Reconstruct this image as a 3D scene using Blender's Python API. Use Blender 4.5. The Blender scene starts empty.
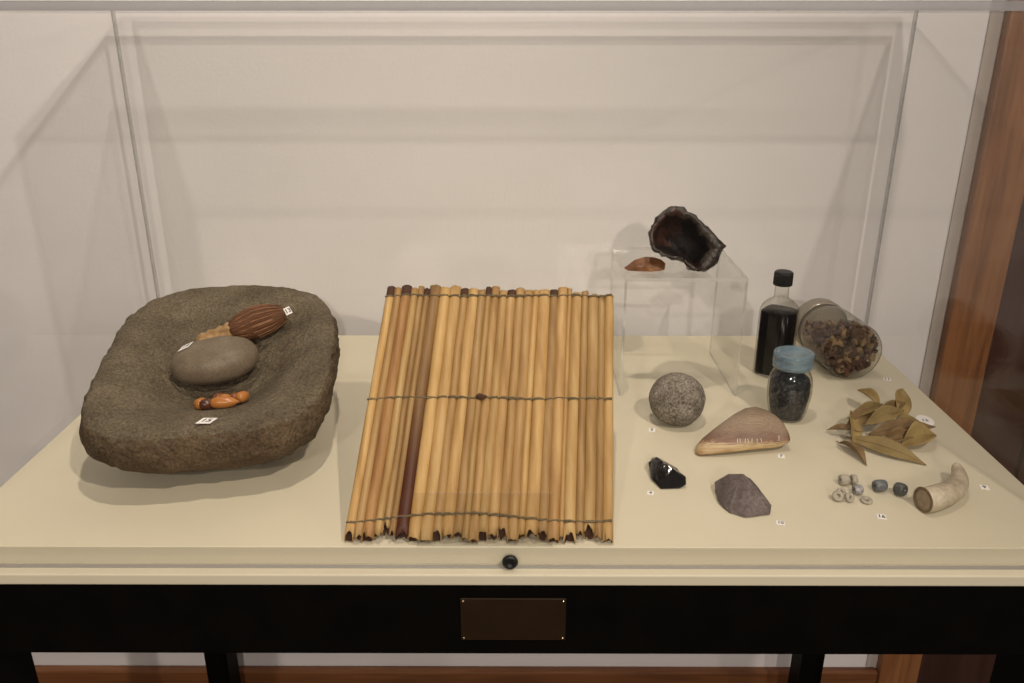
import bpy, bmesh, math, random
from mathutils import Vector, Matrix, noise
from mathutils.bvhtree import BVHTree

random.seed(7)
COL = bpy.context.scene.collection
ZT = 0.75          # height of the display surface above the floor; shapes below are given relative to that surface
pi = math.pi

# ------------------------------------------------------------------ scene graph helpers
def tag(o, label=None, cat=None, group=None, kind=None):
    if label: o['label'] = label
    if cat: o['category'] = cat
    if group: o['group'] = group
    if kind: o['kind'] = kind
    return o

def empty(name, loc, label=None, cat=None, group=None):
    o = bpy.data.objects.new(name, None)
    COL.objects.link(o)
    o.empty_display_size = 0.02
    o.location = Vector(loc) + Vector((0, 0, ZT))
    return tag(o, label, cat, group)

def wloc(o):
    v = Vector((0, 0, 0))
    while o is not None:
        v = v + o.location
        o = o.parent
    return v

def obj(name, verts, faces, mat, parent=None, smooth=True, origin=None, mats=None, fmi=None):
    """verts are in surface-relative world coordinates; the object's origin is set at `origin`"""
    if origin is None:
        n = len(verts)
        origin = Vector((sum(v[0] for v in verts) / n, sum(v[1] for v in verts) / n, min(v[2] for v in verts)))
    origin = Vector(origin)
    me = bpy.data.meshes.new(name)
    me.from_pydata([tuple(Vector(v) - origin) for v in verts], [], faces)
    me.materials.append(mat)
    if mats:
        for m in mats: me.materials.append(m)
    if fmi:
        for p, i in zip(me.polygons, fmi): p.material_index = i
    if smooth:
        for p in me.polygons: p.use_smooth = True
    me.validate()
    bm = bmesh.new(); bm.from_mesh(me)
    bmesh.ops.recalc_face_normals(bm, faces=bm.faces[:])
    bm.to_mesh(me); bm.free()
    o = bpy.data.objects.new(name, me)
    COL.objects.link(o)
    w = origin + Vector((0, 0, ZT))
    if parent is not None:
        o.parent = parent
        o.location = w - wloc(parent)
    else:
        o.location = w
    return o

class MB:
    def __init__(s): s.v, s.f, s.m = [], [], []
    def add(s, v, f, mi=0):
        b = len(s.v); s.v += [tuple(x) for x in v]
        s.f += [tuple(i + b for i in q) for q in f]; s.m += [mi] * len(f)
    def box(s, x0, x1, y0, y1, z0, z1, mi=0, edge=None):
        v = [(x0, y0, z0), (x1, y0, z0), (x1, y1, z0), (x0, y1, z0), (x0, y0, z1), (x1, y0, z1), (x1, y1, z1), (x0, y1, z1)]
        f = [(0, 3, 2, 1), (4, 5, 6, 7), (0, 1, 5, 4), (1, 2, 6, 5), (2, 3, 7, 6), (3, 0, 4, 7)]
        b = len(s.v); s.v += v; s.f += [tuple(i + b for i in q) for q in f]
        if edge is None: s.m += [mi] * 6
        else:
            ax = min(range(3), key=lambda k: (x1 - x0, y1 - y0, z1 - z0)[k])     # thin axis keeps the clear faces
            na = [2, 2, 1, 0, 1, 0]
            s.m += [mi if a == ax else edge for a in na]
    def build(s, name, mat, parent=None, smooth=False, mats=None, origin=None):
        return obj(name, s.v, s.f, mat, parent, smooth, origin, mats, s.m)

def bevelbox(x0, x1, y0, y1, z0, z1, r=0.002, seg=2):
    bm = bmesh.new()
    bmesh.ops.create_cube(bm, size=1)
    for v in bm.verts:
        v.co = Vector((x0 + (v.co.x + .5) * (x1 - x0), y0 + (v.co.y + .5) * (y1 - y0), z0 + (v.co.z + .5) * (z1 - z0)))
    bmesh.ops.bevel(bm, geom=bm.edges[:], offset=r, segments=seg, affect='EDGES', profile=.5)
    v = [tuple(q.co) for q in bm.verts]; f = [[q.index for q in p.verts] for p in bm.faces]
    bm.free(); return v, f

def rings(rs, closed_start=True, closed_end=True):
    """rings of equal length -> verts, faces"""
    n = len(rs[0]); v = []; f = []
    for r in rs: v += [tuple(p) for p in r]
    for i in range(len(rs) - 1):
        for j in range(n):
            k = (j + 1) % n
            f.append((i * n + j, i * n + k, (i + 1) * n + k, (i + 1) * n + j))
    if closed_start: f.append(tuple(reversed(range(n))))
    if closed_end: f.append(tuple(range((len(rs) - 1) * n, len(rs) * n)))
    return v, f

def frame(ax):
    ax = Vector(ax).normalized()
    u = ax.cross(Vector((0, 0, 1)))
    if u.length < 1e-3: u = Vector((1, 0, 0))
    u.normalize(); w = u.cross(ax).normalized()
    return ax, u, w

def lathe(prof, n=40, c=(0, 0, 0), ax=(0, 0, 1), sup=2.0, rot=0.0, cs=True, ce=True):
    """prof: (radius, height) list along axis ax from point c"""
    a, u, w = frame(ax); c = Vector(c); rs = []
    for r, h in prof:
        ring = []
        for j in range(n):
            t = 2 * pi * j / n
            k = (abs(math.cos(t)) ** sup + abs(math.sin(t)) ** sup) ** (-1 / sup)
            ring.append(c + a * h + (u * math.cos(t + rot) + w * math.sin(t + rot)) * r * k)
        rs.append(ring)
    return rings(rs, cs, ce)

def tube(path, rad, n=10, caps=True, squash=1.0):
    rs = []; P = [Vector(p) for p in path]; prev = None
    for i, p in enumerate(P):
        d = (P[min(i + 1, len(P) - 1)] - P[max(i - 1, 0)]).normalized()
        if prev is None:
            u = d.cross(Vector((0, 0, 1)))
            if u.length < 1e-3: u = Vector((1, 0, 0))
        else: u = prev - d * prev.dot(d)
        u.normalize(); prev = u; w = d.cross(u)
        r = rad[i] if isinstance(rad, (list, tuple)) else rad
        rs.append([p + u * math.cos(2 * pi * j / n) * r + w * math.sin(2 * pi * j / n) * r * squash for j in range(n)])
    return rings(rs, caps, caps)

def nz(p, s=1.0, o=0.0): return noise.noise(Vector((p[0] * s + o, p[1] * s + o * .7, p[2] * s - o)))
def fbm(p, s, o=0.0): return nz(p, s, o) + .5 * nz(p, s * 2.1, o + 3) + .25 * nz(p, s * 4.3, o + 7)

def interp(tab, x):
    for (a, b), (c, d) in zip(tab, tab[1:]):
        if x <= c: 
            t = 0 if c == a else (x - a) / (c - a)
            return b + (d - b) * max(0, min(1, t))
    return tab[-1][1]

# ------------------------------------------------------------------ materials
def lin(r, g, b):
    f = lambda c: (c / 255 / 12.92) if c / 255 <= .04045 else ((c / 255 + .055) / 1.055) ** 2.4
    return (f(r), f(g), f(b), 1)

def nodes(name):
    m = bpy.data.materials.new(name); m.use_nodes = True
    nt = m.node_tree
    return m, nt, nt.nodes['Principled BSDF']

def N(nt, t, **kw):
    n = nt.nodes.new(t)
    for k, v in kw.items(): setattr(n, k, v)
    return n

def ramp(nt, stops):
    r = N(nt, 'ShaderNodeValToRGB'); e = r.color_ramp.elements
    while len(e) < len(stops): e.new(.5)
    for q, (p, c) in zip(e, stops): q.position = p; q.color = c
    return r

def mat(name, c1, c2=None, rough=.6, scale=30, bump=.0, bscale=None, spec=.5, detail=6, stretch=(1, 1, 1), c3=None, metal=0.0, coords='Object', dist=.002, speck=0.0, sscale=700, side=None):
    m, nt, b = nodes(name)
    b.inputs['Roughness'].default_value = rough
    b.inputs['Metallic'].default_value = metal
    b.inputs['Specular IOR Level'].default_value = spec
    if c2 is None: c2 = c1
    tc = N(nt, 'ShaderNodeTexCoord'); mp = N(nt, 'ShaderNodeMapping'); mp.inputs['Scale'].default_value = stretch
    nt.links.new(tc.outputs[coords], mp.inputs['Vector'])
    ns = N(nt, 'ShaderNodeTexNoise'); ns.inputs['Scale'].default_value = scale; ns.inputs['Detail'].default_value = detail
    nt.links.new(mp.outputs[0], ns.inputs['Vector'])
    st = [(.3, c1), (.7, c2)] if c3 is None else [(.28, c1), (.52, c2), (.74, c3)]
    r = ramp(nt, st)
    nt.links.new(ns.outputs['Fac'], r.inputs['Fac']); colr = r.outputs['Color']
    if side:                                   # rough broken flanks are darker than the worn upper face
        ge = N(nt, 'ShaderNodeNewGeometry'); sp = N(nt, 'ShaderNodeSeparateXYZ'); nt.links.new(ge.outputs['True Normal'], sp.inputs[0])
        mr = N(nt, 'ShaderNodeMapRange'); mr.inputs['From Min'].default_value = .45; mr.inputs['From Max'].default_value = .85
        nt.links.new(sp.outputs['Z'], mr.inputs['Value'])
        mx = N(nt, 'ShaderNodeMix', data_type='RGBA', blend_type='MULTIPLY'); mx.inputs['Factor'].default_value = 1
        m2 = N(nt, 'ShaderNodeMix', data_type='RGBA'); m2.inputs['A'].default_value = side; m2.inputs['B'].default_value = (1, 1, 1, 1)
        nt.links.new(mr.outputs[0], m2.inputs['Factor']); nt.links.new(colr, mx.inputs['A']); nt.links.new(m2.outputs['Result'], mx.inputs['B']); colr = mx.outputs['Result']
    if speck:
        n3 = N(nt, 'ShaderNodeTexNoise'); n3.inputs['Scale'].default_value = sscale; n3.inputs['Detail'].default_value = 4
        nt.links.new(mp.outputs[0], n3.inputs['Vector'])
        mr = N(nt, 'ShaderNodeMapRange'); mr.inputs['From Min'].default_value = .32; mr.inputs['From Max'].default_value = .68
        mr.inputs['To Min'].default_value = 1 - speck; mr.inputs['To Max'].default_value = 1 + speck
        nt.links.new(n3.outputs['Fac'], mr.inputs['Value'])
        mx = N(nt, 'ShaderNodeMix', data_type='RGBA', blend_type='MULTIPLY'); mx.inputs['Factor'].default_value = 1
        nt.links.new(colr, mx.inputs['A']); nt.links.new(mr.outputs[0], mx.inputs['B']); colr = mx.outputs['Result']
    nt.links.new(colr, b.inputs['Base Color'])
    if bump:
        n2 = N(nt, 'ShaderNodeTexNoise'); n2.inputs['Scale'].default_value = bscale or scale * 3; n2.inputs['Detail'].default_value = 8
        nt.links.new(mp.outputs[0], n2.inputs['Vector'])
        bp = N(nt, 'ShaderNodeBump'); bp.inputs['Strength'].default_value = bump; bp.inputs['Distance'].default_value = dist
        nt.links.new(n2.outputs['Fac'], bp.inputs['Height']); nt.links.new(bp.outputs['Normal'], b.inputs['Normal'])
    return m

def schlick(nt, f0, power=5.0, top=1.0):
    lw = N(nt, 'ShaderNodeLayerWeight'); lw.inputs['Blend'].default_value = .5
    p = N(nt, 'ShaderNodeMath', operation='POWER'); p.inputs[1].default_value = power
    nt.links.new(lw.outputs['Facing'], p.inputs[0])
    mm = N(nt, 'ShaderNodeMath', operation='MULTIPLY_ADD'); mm.inputs[1].default_value = top - f0; mm.inputs[2].default_value = f0
    nt.links.new(p.outputs[0], mm.inputs[0])
    return lw, mm

def clear(name, tint, edge_tint, f0=.04, rough=.0, ep=2.0, diffuse=None, dfac=0.0, top=.7):
    """thin clear sheet: transmitted light keeps straight on, reflection grows toward grazing"""
    m = bpy.data.materials.new(name); m.use_nodes = True; nt = m.node_tree; nt.nodes.clear()
    out = N(nt, 'ShaderNodeOutputMaterial')
    lw, fr = schlick(nt, f0, 5.0, top)
    p = N(nt, 'ShaderNodeMath', operation='POWER'); p.inputs[1].default_value = ep
    nt.links.new(lw.outputs['Facing'], p.inputs[0])
    mx = N(nt, 'ShaderNodeMix', data_type='RGBA'); mx.inputs['A'].default_value = tint; mx.inputs['B'].default_value = edge_tint
    nt.links.new(p.outputs[0], mx.inputs['Factor'])
    tr = N(nt, 'ShaderNodeBsdfTransparent'); nt.links.new(mx.outputs['Result'], tr.inputs['Color'])
    gl = N(nt, 'ShaderNodeBsdfGlossy'); gl.inputs['Roughness'].default_value = rough; gl.inputs['Color'].default_value = (1, 1, 1, 1)
    s = tr.outputs[0]
    if diffuse:
        df = N(nt, 'ShaderNodeBsdfDiffuse'); df.inputs['Color'].default_value = diffuse
        m0 = N(nt, 'ShaderNodeMixShader'); m0.inputs[0].default_value = dfac
        nt.links.new(s, m0.inputs[1]); nt.links.new(df.outputs[0], m0.inputs[2]); s = m0.outputs[0]
    ms = N(nt, 'ShaderNodeMixShader')
    nt.links.new(fr.outputs[0], ms.inputs[0]); nt.links.new(s, ms.inputs[1]); nt.links.new(gl.outputs[0], ms.inputs[2])
    nt.links.new(ms.outputs[0], out.inputs['Surface'])
    return m

def wood(name, dark, mid, light, axis='Z', rough=.42, scale=9):
    m, nt, b = nodes(name); b.inputs['Roughness'].default_value = rough
    tc = N(nt, 'ShaderNodeTexCoord'); mp = N(nt, 'ShaderNodeMapping')
    mp.inputs['Scale'].default_value = (14, 14, .9) if axis == 'Z' else (.9, 14, 14)
    nt.links.new(tc.outputs['Object'], mp.inputs['Vector'])
    a = N(nt, 'ShaderNodeTexNoise'); a.inputs['Scale'].default_value = 1.6; a.inputs['Detail'].default_value = 3; a.inputs['Distortion'].default_value = 1.2
    nt.links.new(mp.outputs[0], a.inputs['Vector'])
    g = N(nt, 'ShaderNodeTexNoise'); g.inputs['Scale'].default_value = scale; g.inputs['Detail'].default_value = 8
    nt.links.new(mp.outputs[0], g.inputs['Vector'])
    mx = N(nt, 'ShaderNodeMath', operation='MULTIPLY_ADD'); mx.inputs[1].default_value = .45
    nt.links.new(g.outputs['Fac'], mx.inputs[0]); 
    h = N(nt, 'ShaderNodeMath', operation='MULTIPLY'); h.inputs[1].default_value = .55
    nt.links.new(a.outputs['Fac'], h.inputs[0]); nt.links.new(h.outputs[0], mx.inputs[2])
    r = ramp(nt, [(.34, dark), (.5, mid), (.66, light)])
    nt.links.new(mx.outputs[0], r.inputs['Fac']); nt.links.new(r.outputs['Color'], b.inputs['Base Color'])
    return m

M = {}
M['wall'] = mat('wall_paint', (.765, .745, .755, 1), (.795, .775, .785, 1), .75, 6, .15, 220, .3, coords='Object')
M['cream'] = mat('cream_paint', (.59, .545, .42, 1), (.61, .565, .435, 1), .42, 12, .04, 200, .35)
M['black'] = mat('black_lacquer', (.002, .0018, .0016, 1), (.003, .0025, .002, 1), .55, 30, 0, None, .06)
M['oak'] = wood('stained_oak', (.16, .062, .022, 1), (.27, .112, .042, 1), (.37, .17, .068, 1))
M['oakx'] = wood('stained_oak_rail', (.11, .040, .014, 1), (.19, .072, .025, 1), (.26, .11, .04, 1), 'X')
M['door'] = wood('dark_door_stain', (.048, .020, .015, 1), (.064, .027, .020, 1), (.082, .036, .027, 1), rough=.35)
M['floor'] = wood('floor_boards', (.06, .03, .015, 1), (.1, .05, .025, 1), (.13, .07, .035, 1), 'X')
M['pane'] = clear('clear_acrylic', (.98, .98, .975, 1), (.95, .95, .94, 1), .020, top=.6)
M['edge_soft'] = clear('acrylic_edge_soft', (.76, .76, .75, 1), (.68, .68, .67, 1), .10, .08, diffuse=(.6, .6, .6, 1), dfac=.18, top=.5)
M['edge'] = clear('acrylic_edge', (.58, .58, .57, 1), (.5, .5, .49, 1), .10, .08, diffuse=(.55, .55, .58, 1), dfac=.32, top=.5)
M['thin'] = clear('stand_acrylic', (.975, .975, .97, 1), (.95, .95, .94, 1), .035, .02, top=.5)
M['thin_edge'] = clear('stand_acrylic_edge', (.86, .86, .85, 1), (.80, .80, .78, 1), .18, .10, diffuse=(.8, .8, .78, 1), dfac=.10, top=.6)
M['glass'] = clear('bottle_glass', (.93, .93, .90, 1), (.42, .41, .37, 1), .03, .05, 3.0, top=.8)
M['jarglass'] = clear('jar_glass', (.90, .89, .85, 1), (.36, .34, .28, 1), .05, .06, 3.2, top=.8)
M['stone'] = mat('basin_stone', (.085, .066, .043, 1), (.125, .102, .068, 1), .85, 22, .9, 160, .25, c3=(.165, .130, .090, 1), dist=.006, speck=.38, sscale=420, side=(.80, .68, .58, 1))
M['mano'] = mat('river_stone', (.12, .092, .062, 1), (.165, .13, .09, 1), .48, 40, .35, 160, .4, c3=(.20, .16, .115, 1), dist=.0012, speck=.25, sscale=600)
M['ball'] = mat('pitted_stone', (.13, .112, .09, 1), (.20, .175, .145, 1), .85, 60, .9, 300, .25, c3=(.30, .27, .225, 1), dist=.003, speck=.55, sscale=420)
M['paper'] = mat('white_paper', (.80, .78, .76, 1), (.84, .82, .80, 1), .8, 50)
M['ink'] = mat('black_ink', (.02, .02, .03, 1), None, .7)
M['cap'] = mat('black_plastic', (.008, .008, .009, 1), None, .45, spec=.4)
M['brass'] = mat('dull_brass', (.020, .011, .005, 1), (.026, .015, .007, 1), .45, 30, metal=.2, spec=.2)
M['brassp'] = mat('bright_brass', (.75, .62, .42, 1), None, .25, metal=1)
M['cord'] = mat('plant_fibre_cord', (.10, .075, .04, 1), (.19, .15, .085, 1), .9, 300)
M['reedin'] = mat('dark_reed_core', (.035, .014, .007, 1), (.075, .032, .016, 1), .9, 200)

# ------------------------------------------------------------------ room
YW = .568
def struct(o): o['kind'] = 'structure'; return o
b = MB(); b.box(-3.2, 3.2, YW, YW + .12, -ZT, 1.9); struct(b.build('wall_back', M['wall']))
b = MB(); b.box(-3.2, 3.2, -3.6, YW, -ZT - .05, -ZT); struct(b.build('floor', M['floor']))
v, f = bevelbox(-3.2, .6394, YW - .016, YW, -ZT, -.6426, .004); struct(obj('baseboard_back', v, f, M['oakx'], None, False))
v, f = bevelbox(.6395, .7080, YW - .019, YW, -ZT, 1.35, .003); struct(obj('trim_1', v, f, M['oak'], None, False, origin=(.67, YW, -.2)))
v, f = bevelbox(.6215, .6390, YW - .003, YW, -.6426, 1.35, .001); struct(obj('trim_shadow_strip', v, f, mat('trim_shadow_grey', (.42, .375, .345, 1), (.45, .405, .37, 1), .8, 20), None, False))  # thin grey strip painted as the shadow the door trim casts on the wall
# dark panelled door beside the trim
b = MB(); b.box(.7080, 1.45, YW - .004, YW, -ZT, 1.30)
for z0, z1 in ((-.55, .10), (.22, 1.15)):
    for x0, x1 in ((.80, 1.07), (1.13, 1.38)):
        b.box(x0, x1, YW - .012, YW - .004, z0, z1)
struct(b.build('door_1', M['door'], origin=(.9, YW, 0)))

# ------------------------------------------------------------------ display table
TB = (0, .26, -ZT)
table = empty('display_table', TB, 'long black legged display table with a raised cream top and a small brass plate', 'table')
v, f = bevelbox(-.5155, .5155, -.0155, .5335, -.0285, -.0177, .0012, 2); obj('base_board', v, f, M['cream'], table, False)
v, f = bevelbox(-.5, .5, 0, .518, -.0177, 0, .0008, 2); obj('plinth', v, f, M['cream'], table, False)
for n_, bx in (('apron', (-.5, .5, -.0135, .006, -.1040, -.0285)), ('apron', (-.5, .5, .505, .525, -.1040, -.0285)),
               ('apron', (-.5, -.48, .006, .505, -.1040, -.0285)), ('apron', (.48, .5, .006, .505, -.1040, -.0285))):
    v, f = bevelbox(*bx, .001, 1); obj(n_, v, f, M['black'], table, False)
for x0, x1, y0, y1 in ((-.5, -.470, -.0125, .042), (.470, .5, -.0125, .042), (-.4960, -.4600, .46, .504), (.4620, .4980, .46, .504)):
    v, f = bevelbox(x0, x1, y0, y1, -ZT, -.0290, .0015, 1); obj('leg', v, f, M['black'], table, False)
v, f = bevelbox(-.0459, .0462, -.0152, -.0135, -.0870, -.0425, .0004, 1)
plate = obj('name_plate', v, f, M['brass'], table, False); plate['label'] = 'small dull brass plate'
for x in (-.0435, .0437):
    for z in (-.0450, -.0845):
        v, f = lathe([(.0013, 0), (.0012, .0006), (.0006, .0010)], 12, (x, -.0152, z), (0, -1, 0)); obj('screw', v, f, M['brassp'], plate, True)

# ------------------------------------------------------------------ clear case over the plinth
case = empty('acrylic_case', (0, .26, -.0177), 'large clear acrylic case standing over the cream plinth', 'display case')
H0, H1 = .4315, .4380; T = .006
def pane(*bx, e='edge'):
    q = MB(); q.box(*bx, 0, 1); return q.build('pane', M['pane'], case, False, [M[e]])
pane(-.5065, .5065, -.0065, -.0007, -.0175, H0)
pane(-.5065, .5065, .5187, .5245, -.0175, H0, e='edge_soft')
pane(-.5065, -.5007, -.0006, .5186, -.0175, H0, e='edge_soft')
pane(.5007, .5065, -.0006, .5186, -.0175, H0, e='edge_soft')
pane(-.5065, .5065, -.0065, .5245, H0 + .0001, H1)
v, f = lathe([(.0036, -.0004), (.0068, 0), (.0070, .0012), (.0060, .0030), (.0034, .0036), (.0030, .0020), (.0, .0020)], 24, (-.0026, -.0066, -.0100), (0, -1, 0), ce=False)
sc = obj('screw', v, f, M['cap'], case); sc['label'] = 'black round-headed screw'

# ------------------------------------------------------------------ writing on little tags
def text_mesh(s, size):
    cu = bpy.data.curves.new('numeral_curve', 'FONT'); cu.body = s; cu.size = size; cu.align_x = 'CENTER'; cu.align_y = 'CENTER'; cu.resolution_u = 3; cu.offset = size * .02
    t = bpy.data.objects.new('numeral_tmp', cu); COL.objects.link(t)
    bpy.context.view_layer.update()
    me = bpy.data.meshes.new_from_object(t.evaluated_get(bpy.context.evaluated_depsgraph_get()))
    vs = [tuple(q.co) for q in me.vertices]; fs = [tuple(p.vertices) for p in me.polygons]
    bpy.data.objects.remove(t); bpy.data.meshes.remove(me); bpy.data.curves.remove(cu)
    return vs, fs

def paper_tag(s, p, normal, xdir, w, h, parent=None, label=None, skew=0, oval=False, size=None):
    n = Vector(normal).normalized(); x = Vector(xdir); x = (x - n * x.dot(n)).normalized(); y = n.cross(x); p = Vector(p)
    P = lambda a, b_, c: p + x * (a + skew * b_) + y * b_ + n * c
    if oval: ring = [(w / 2 * math.cos(k * pi / 12), h / 2 * math.sin(k * pi / 12)) for k in range(24)]
    else: ring = [(-w / 2, -h / 2), (w / 2, -h / 2), (w / 2, h / 2), (-w / 2, h / 2)]
    v, f = rings([[P(a, b_, 0) for a, b_ in ring], [P(a, b_, .0004) for a, b_ in ring]])
    t = obj('number_tag', v, f, M['paper'], parent, False, origin=p)
    if parent is None: tag(t, label, 'tag', 'white number tags on the cream surface')
    vs, fs = text_mesh(s, size or h * .85)
    obj('numeral', [P(a, b_, .0006) for a, b_, c in vs], fs, M['ink'], t, False, origin=p + n * .0006)
    return t

def down(tree, x, y):
    r = tree.ray_cast(Vector((x, y, 1.0)), Vector((0, 0, -1)))
    return r[0], (r[1] if r[1].z > 0 else -r[1])
def bvh(v, f): return BVHTree.FromPolygons([Vector(q) for q in v], f)

# ------------------------------------------------------------------ big stone basin
def stone_basin():
    C0 = Vector((-.3145, .2185, 0)); A, B = .121, .146; ROT = math.radians(7); NA = 128
    TILT = math.tan(math.radians(11.5)); RIM = .0975
    top = [(0, -.043), (.12, -.043), (.24, -.040), (.34, -.035), (.44, -.028), (.54, -.0195), (.64, -.0115), (.73, -.006), (.81, -.002), (.88, 0), (.94, -.0005), (.972, -.0025), (.992, -.008), (1.0, -.017)]
    bot = [(1.0, .88), (.985, .76), (.955, .64), (.90, .50), (.81, .34), (.69, .18), (.55, .07), (.40, .012), (.2, 0), (.0, 0)]   # r, share of the edge height
    off = Vector((.000, -.012))           # hollow sits toward the front right
    rs = []
    def outline(t):
        n_ = 3.3
        k = (abs(math.cos(t)) ** n_ + abs(math.sin(t)) ** n_) ** (-1 / n_)
        k *= 1 + .018 * math.sin(3 * t + 1) + .012 * math.sin(5 * t)
        x, y = A * k * math.cos(t), B * k * math.sin(t)
        x *= 1 - .10 * (y / B) * .5
        return x, y
    def place(x, y, z):
        c, s = math.cos(ROT), math.sin(ROT)
        return Vector((C0.x + c * x - s * y, C0.y + s * x + c * y, z))
    for k, (r, dz) in enumerate(top):
        ring = []
        for j in range(NA):
            t = 2 * pi * j / NA; x, y = outline(t)
            sh = max(0, 1 - r / .9)
            # round hollow inside a square outline
            rr = math.hypot(x, y); blend = min(1, max(0, (r - .35) / .5))
            mx = (x / rr * .128, y / rr * .128)
            px = (mx[0] * (1 - blend) + x * blend) * r + off.x * sh; py = (mx[1] * (1 - blend) + y * blend) * r + off.y * sh
            ring.append(place(px, py, RIM + dz + TILT * py))
        rs.append(ring)
    edge = rs[-1]
    for r, sh in bot:
        ring = []
        for j in range(NA):
            t = 2 * pi * j / NA; x, y = outline(t)
            ez = edge[j].z
            ring.append(place(x * r, y * r, max(0.0, ez * sh)))
        rs.append(ring)
    # densify by inserting mid rings on the rough outer band
    v, f = rings(rs, True, True)
    bm = bmesh.new()
    vv = [bm.verts.new(q) for q in v]
    for q in f: bm.faces.new([vv[i] for i in q])
    bmesh.ops.subdivide_edges(bm, edges=[e for e in bm.edges if len(e.link_faces) == 2 and max(len(p.verts) for p in e.link_faces) <= 4], cuts=1, use_grid_fill=True, smooth=.4)
    bm.normal_update()
    for q in bm.verts:
        c = q.co
        lx, ly = c.x - C0.x, c.y - C0.y
        rad = math.sqrt((lx / A) ** 2 + (ly / B) ** 2)
        rough = .0006 + .0026 * max(0, min(1, (rad - .86) / .16)) * (1 if ly < .10 else .35)
        d = fbm(c, 24, 2) * rough * .9 + fbm(c, 95, 5) * rough * .75
        # chipped hollow in the lower left face
        g = math.exp(-(((c.x + .352) / .020) ** 2 + ((c.y - .090) / .020) ** 2 + ((c.z - .060) / .014) ** 2))
        d -= .006 * g
        if c.z < .004: d = 0
        q.co = c + q.normal * d
        if q.co.z < 0: q.co.z = 0
    v = [tuple(q.co) for q in bm.verts]; f = [[q.index for q in p.verts] for p in bm.faces]
    bm.free()
    return v, f
sv, sf = stone_basin()
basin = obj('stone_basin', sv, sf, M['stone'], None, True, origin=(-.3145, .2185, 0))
tag(basin, 'big grey-brown rounded-square stone basin with a shallow grinding hollow', 'stone basin')
STREE = bvh(sv, sf)
def on_basin(x, y): return down(STREE, x, y)
p, n = on_basin(-.2885, .0960)
paper_tag('15', p + n * .0012, n, (1, .1, 0), .0130, .0125, basin, skew=.35, size=.0095)

# ------------------------------------------------------------------ hand stone in the hollow
def blob(c, sx, sy, sz, e=2.4, nu=40, nv=24, amp=.0015, fs=25, o=0, flat=0.0):
    rs = []
    sg = lambda a, p_: math.copysign(abs(a) ** p_, a)
    for i in range(1, nv):
        ph = -pi / 2 + pi * i / nv; ring = []
        for j in range(nu):
            th = 2 * pi * j / nu
            q = Vector((sg(math.cos(ph), 2 / e) * sg(math.cos(th), 2 / e) * sx, sg(math.cos(ph), 2 / e) * sg(math.sin(th), 2 / e) * sy, sg(math.sin(ph), 2 / e) * sz))
            q *= 1 + fbm(q + Vector(c), fs, o) * amp / max(sx, sy)
            ring.append(q)
        rs.append(ring)
    return rs
def put(rs, c, R=None):
    R = R or Matrix.Identity(3); c = Vector(c)
    return [[c + R @ q for q in r] for r in rs]
def rot(rx=0, ry=0, rz=0):
    return Matrix.Rotation(rz, 3, 'Z') @ Matrix.Rotation(ry, 3, 'Y') @ Matrix.Rotation(rx, 3, 'X')

def settle(rs, tree, sink=.0008):
    """drop rings of points so that they just rest on the surface below"""
    gap = 1e9
    for r in rs:
        for q in r:
            h = tree.ray_cast(Vector((q.x, q.y, q.z + .2)), Vector((0, 0, -1)))
            if h[0] is not None: gap = min(gap, q.z - h[0].z)
    return [[q - Vector((0, 0, gap + sink)) for q in r] for r in rs], gap + sink

rs = blob((0, 0, 0), .0455, .0310, .0215, 2.3, 48, 28, .003, 18, 4)
rs = put(rs, (-.3215, .2200, .13), rot(.12, -.10, .10))
rs, g_ = settle(rs, STREE, -.0003)
v, f = rings(rs)
mano = obj('hand_stone', v, f, M['mano'], None, True)
tag(mano, 'smooth oval grey-brown hand stone lying in the hollow of the stone basin', 'hand stone')
MT = bvh(v, f)
p, n = down(MT, -.3490, .2190)
paper_tag('14', p + n * .0007, n, (1, .2, 0), .0120, .0115, mano, skew=.3, size=.009)

# ------------------------------------------------------------------ acorns
def acorn(x, y, rz, ry, L, r, mt, label, dz=0):
    prof = [(0, 0), (.45, .03), (.80, .12), (.97, .28), (1, .45), (.93, .62), (.70, .78), (.40, .90), (.15, .965), (.05, 1.0)]
    rs = []
    r *= 1.05
    for a, h in prof[1:]:
        rs.append([Vector(((h - .5) * L, math.cos(2 * pi * j / 20) * a * r, math.sin(2 * pi * j / 20) * a * r)) for j in range(20)])
    rs = put(rs, (-.2950 + (x + .2960) * .86, y - .0010, .2), rot(0, ry, rz))
    rs, _ = settle(rs, STREE, -.0002)
    rs = [[q + Vector((0, 0, dz)) for q in r_] for r_ in rs]
    v, f = rings(rs)
    o = obj('acorn', v, f, mt, None, True); tag(o, label, 'acorn', 'shelled acorns in the stone basin'); return o
ac1 = mat('acorn_orange', (.36, .13, .025, 1), (.46, .19, .05, 1), .3, 60, stretch=(.3, 1, 1))
ac2 = mat('acorn_brown', (.15, .045, .014, 1), (.24, .08, .025, 1), .3, 60)
ac3 = mat('acorn_dark', (.05, .015, .008, 1), (.11, .035, .015, 1), .3, 60)
AC = [(-.3195, .1585, .9, .1, .017, .0058, ac1, 'leftmost orange acorn in front of the oval hand stone', 0),
      (-.3085, .1500, .5, .05, .018, .0056, ac3, 'darkest brown acorn at the front left of the acorn pile', 0),
      (-.3020, .1680, 1.2, .2, .018, .0060, ac2, 'reddish brown acorn at the back of the pile against the hand stone', .003),
      (-.2890, .1490, .15, .0, .029, .0058, ac1, 'long pointed orange acorn at the front right of the pile', 0),
      (-.2930, .1630, .5, .15, .016, .0054, ac1, 'small orange acorn in the middle of the pile', .003),
      (-.2830, .1690, 1.0, .1, .016, .0052, ac2, 'dark red-brown acorn between two orange ones at the back of the pile', .002),
      (-.2735, .1660, 1.3, .2, .019, .0056, ac1, 'upright orange acorn at the right end of the pile', .001)]
for a in AC: acorn(*a)

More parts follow.
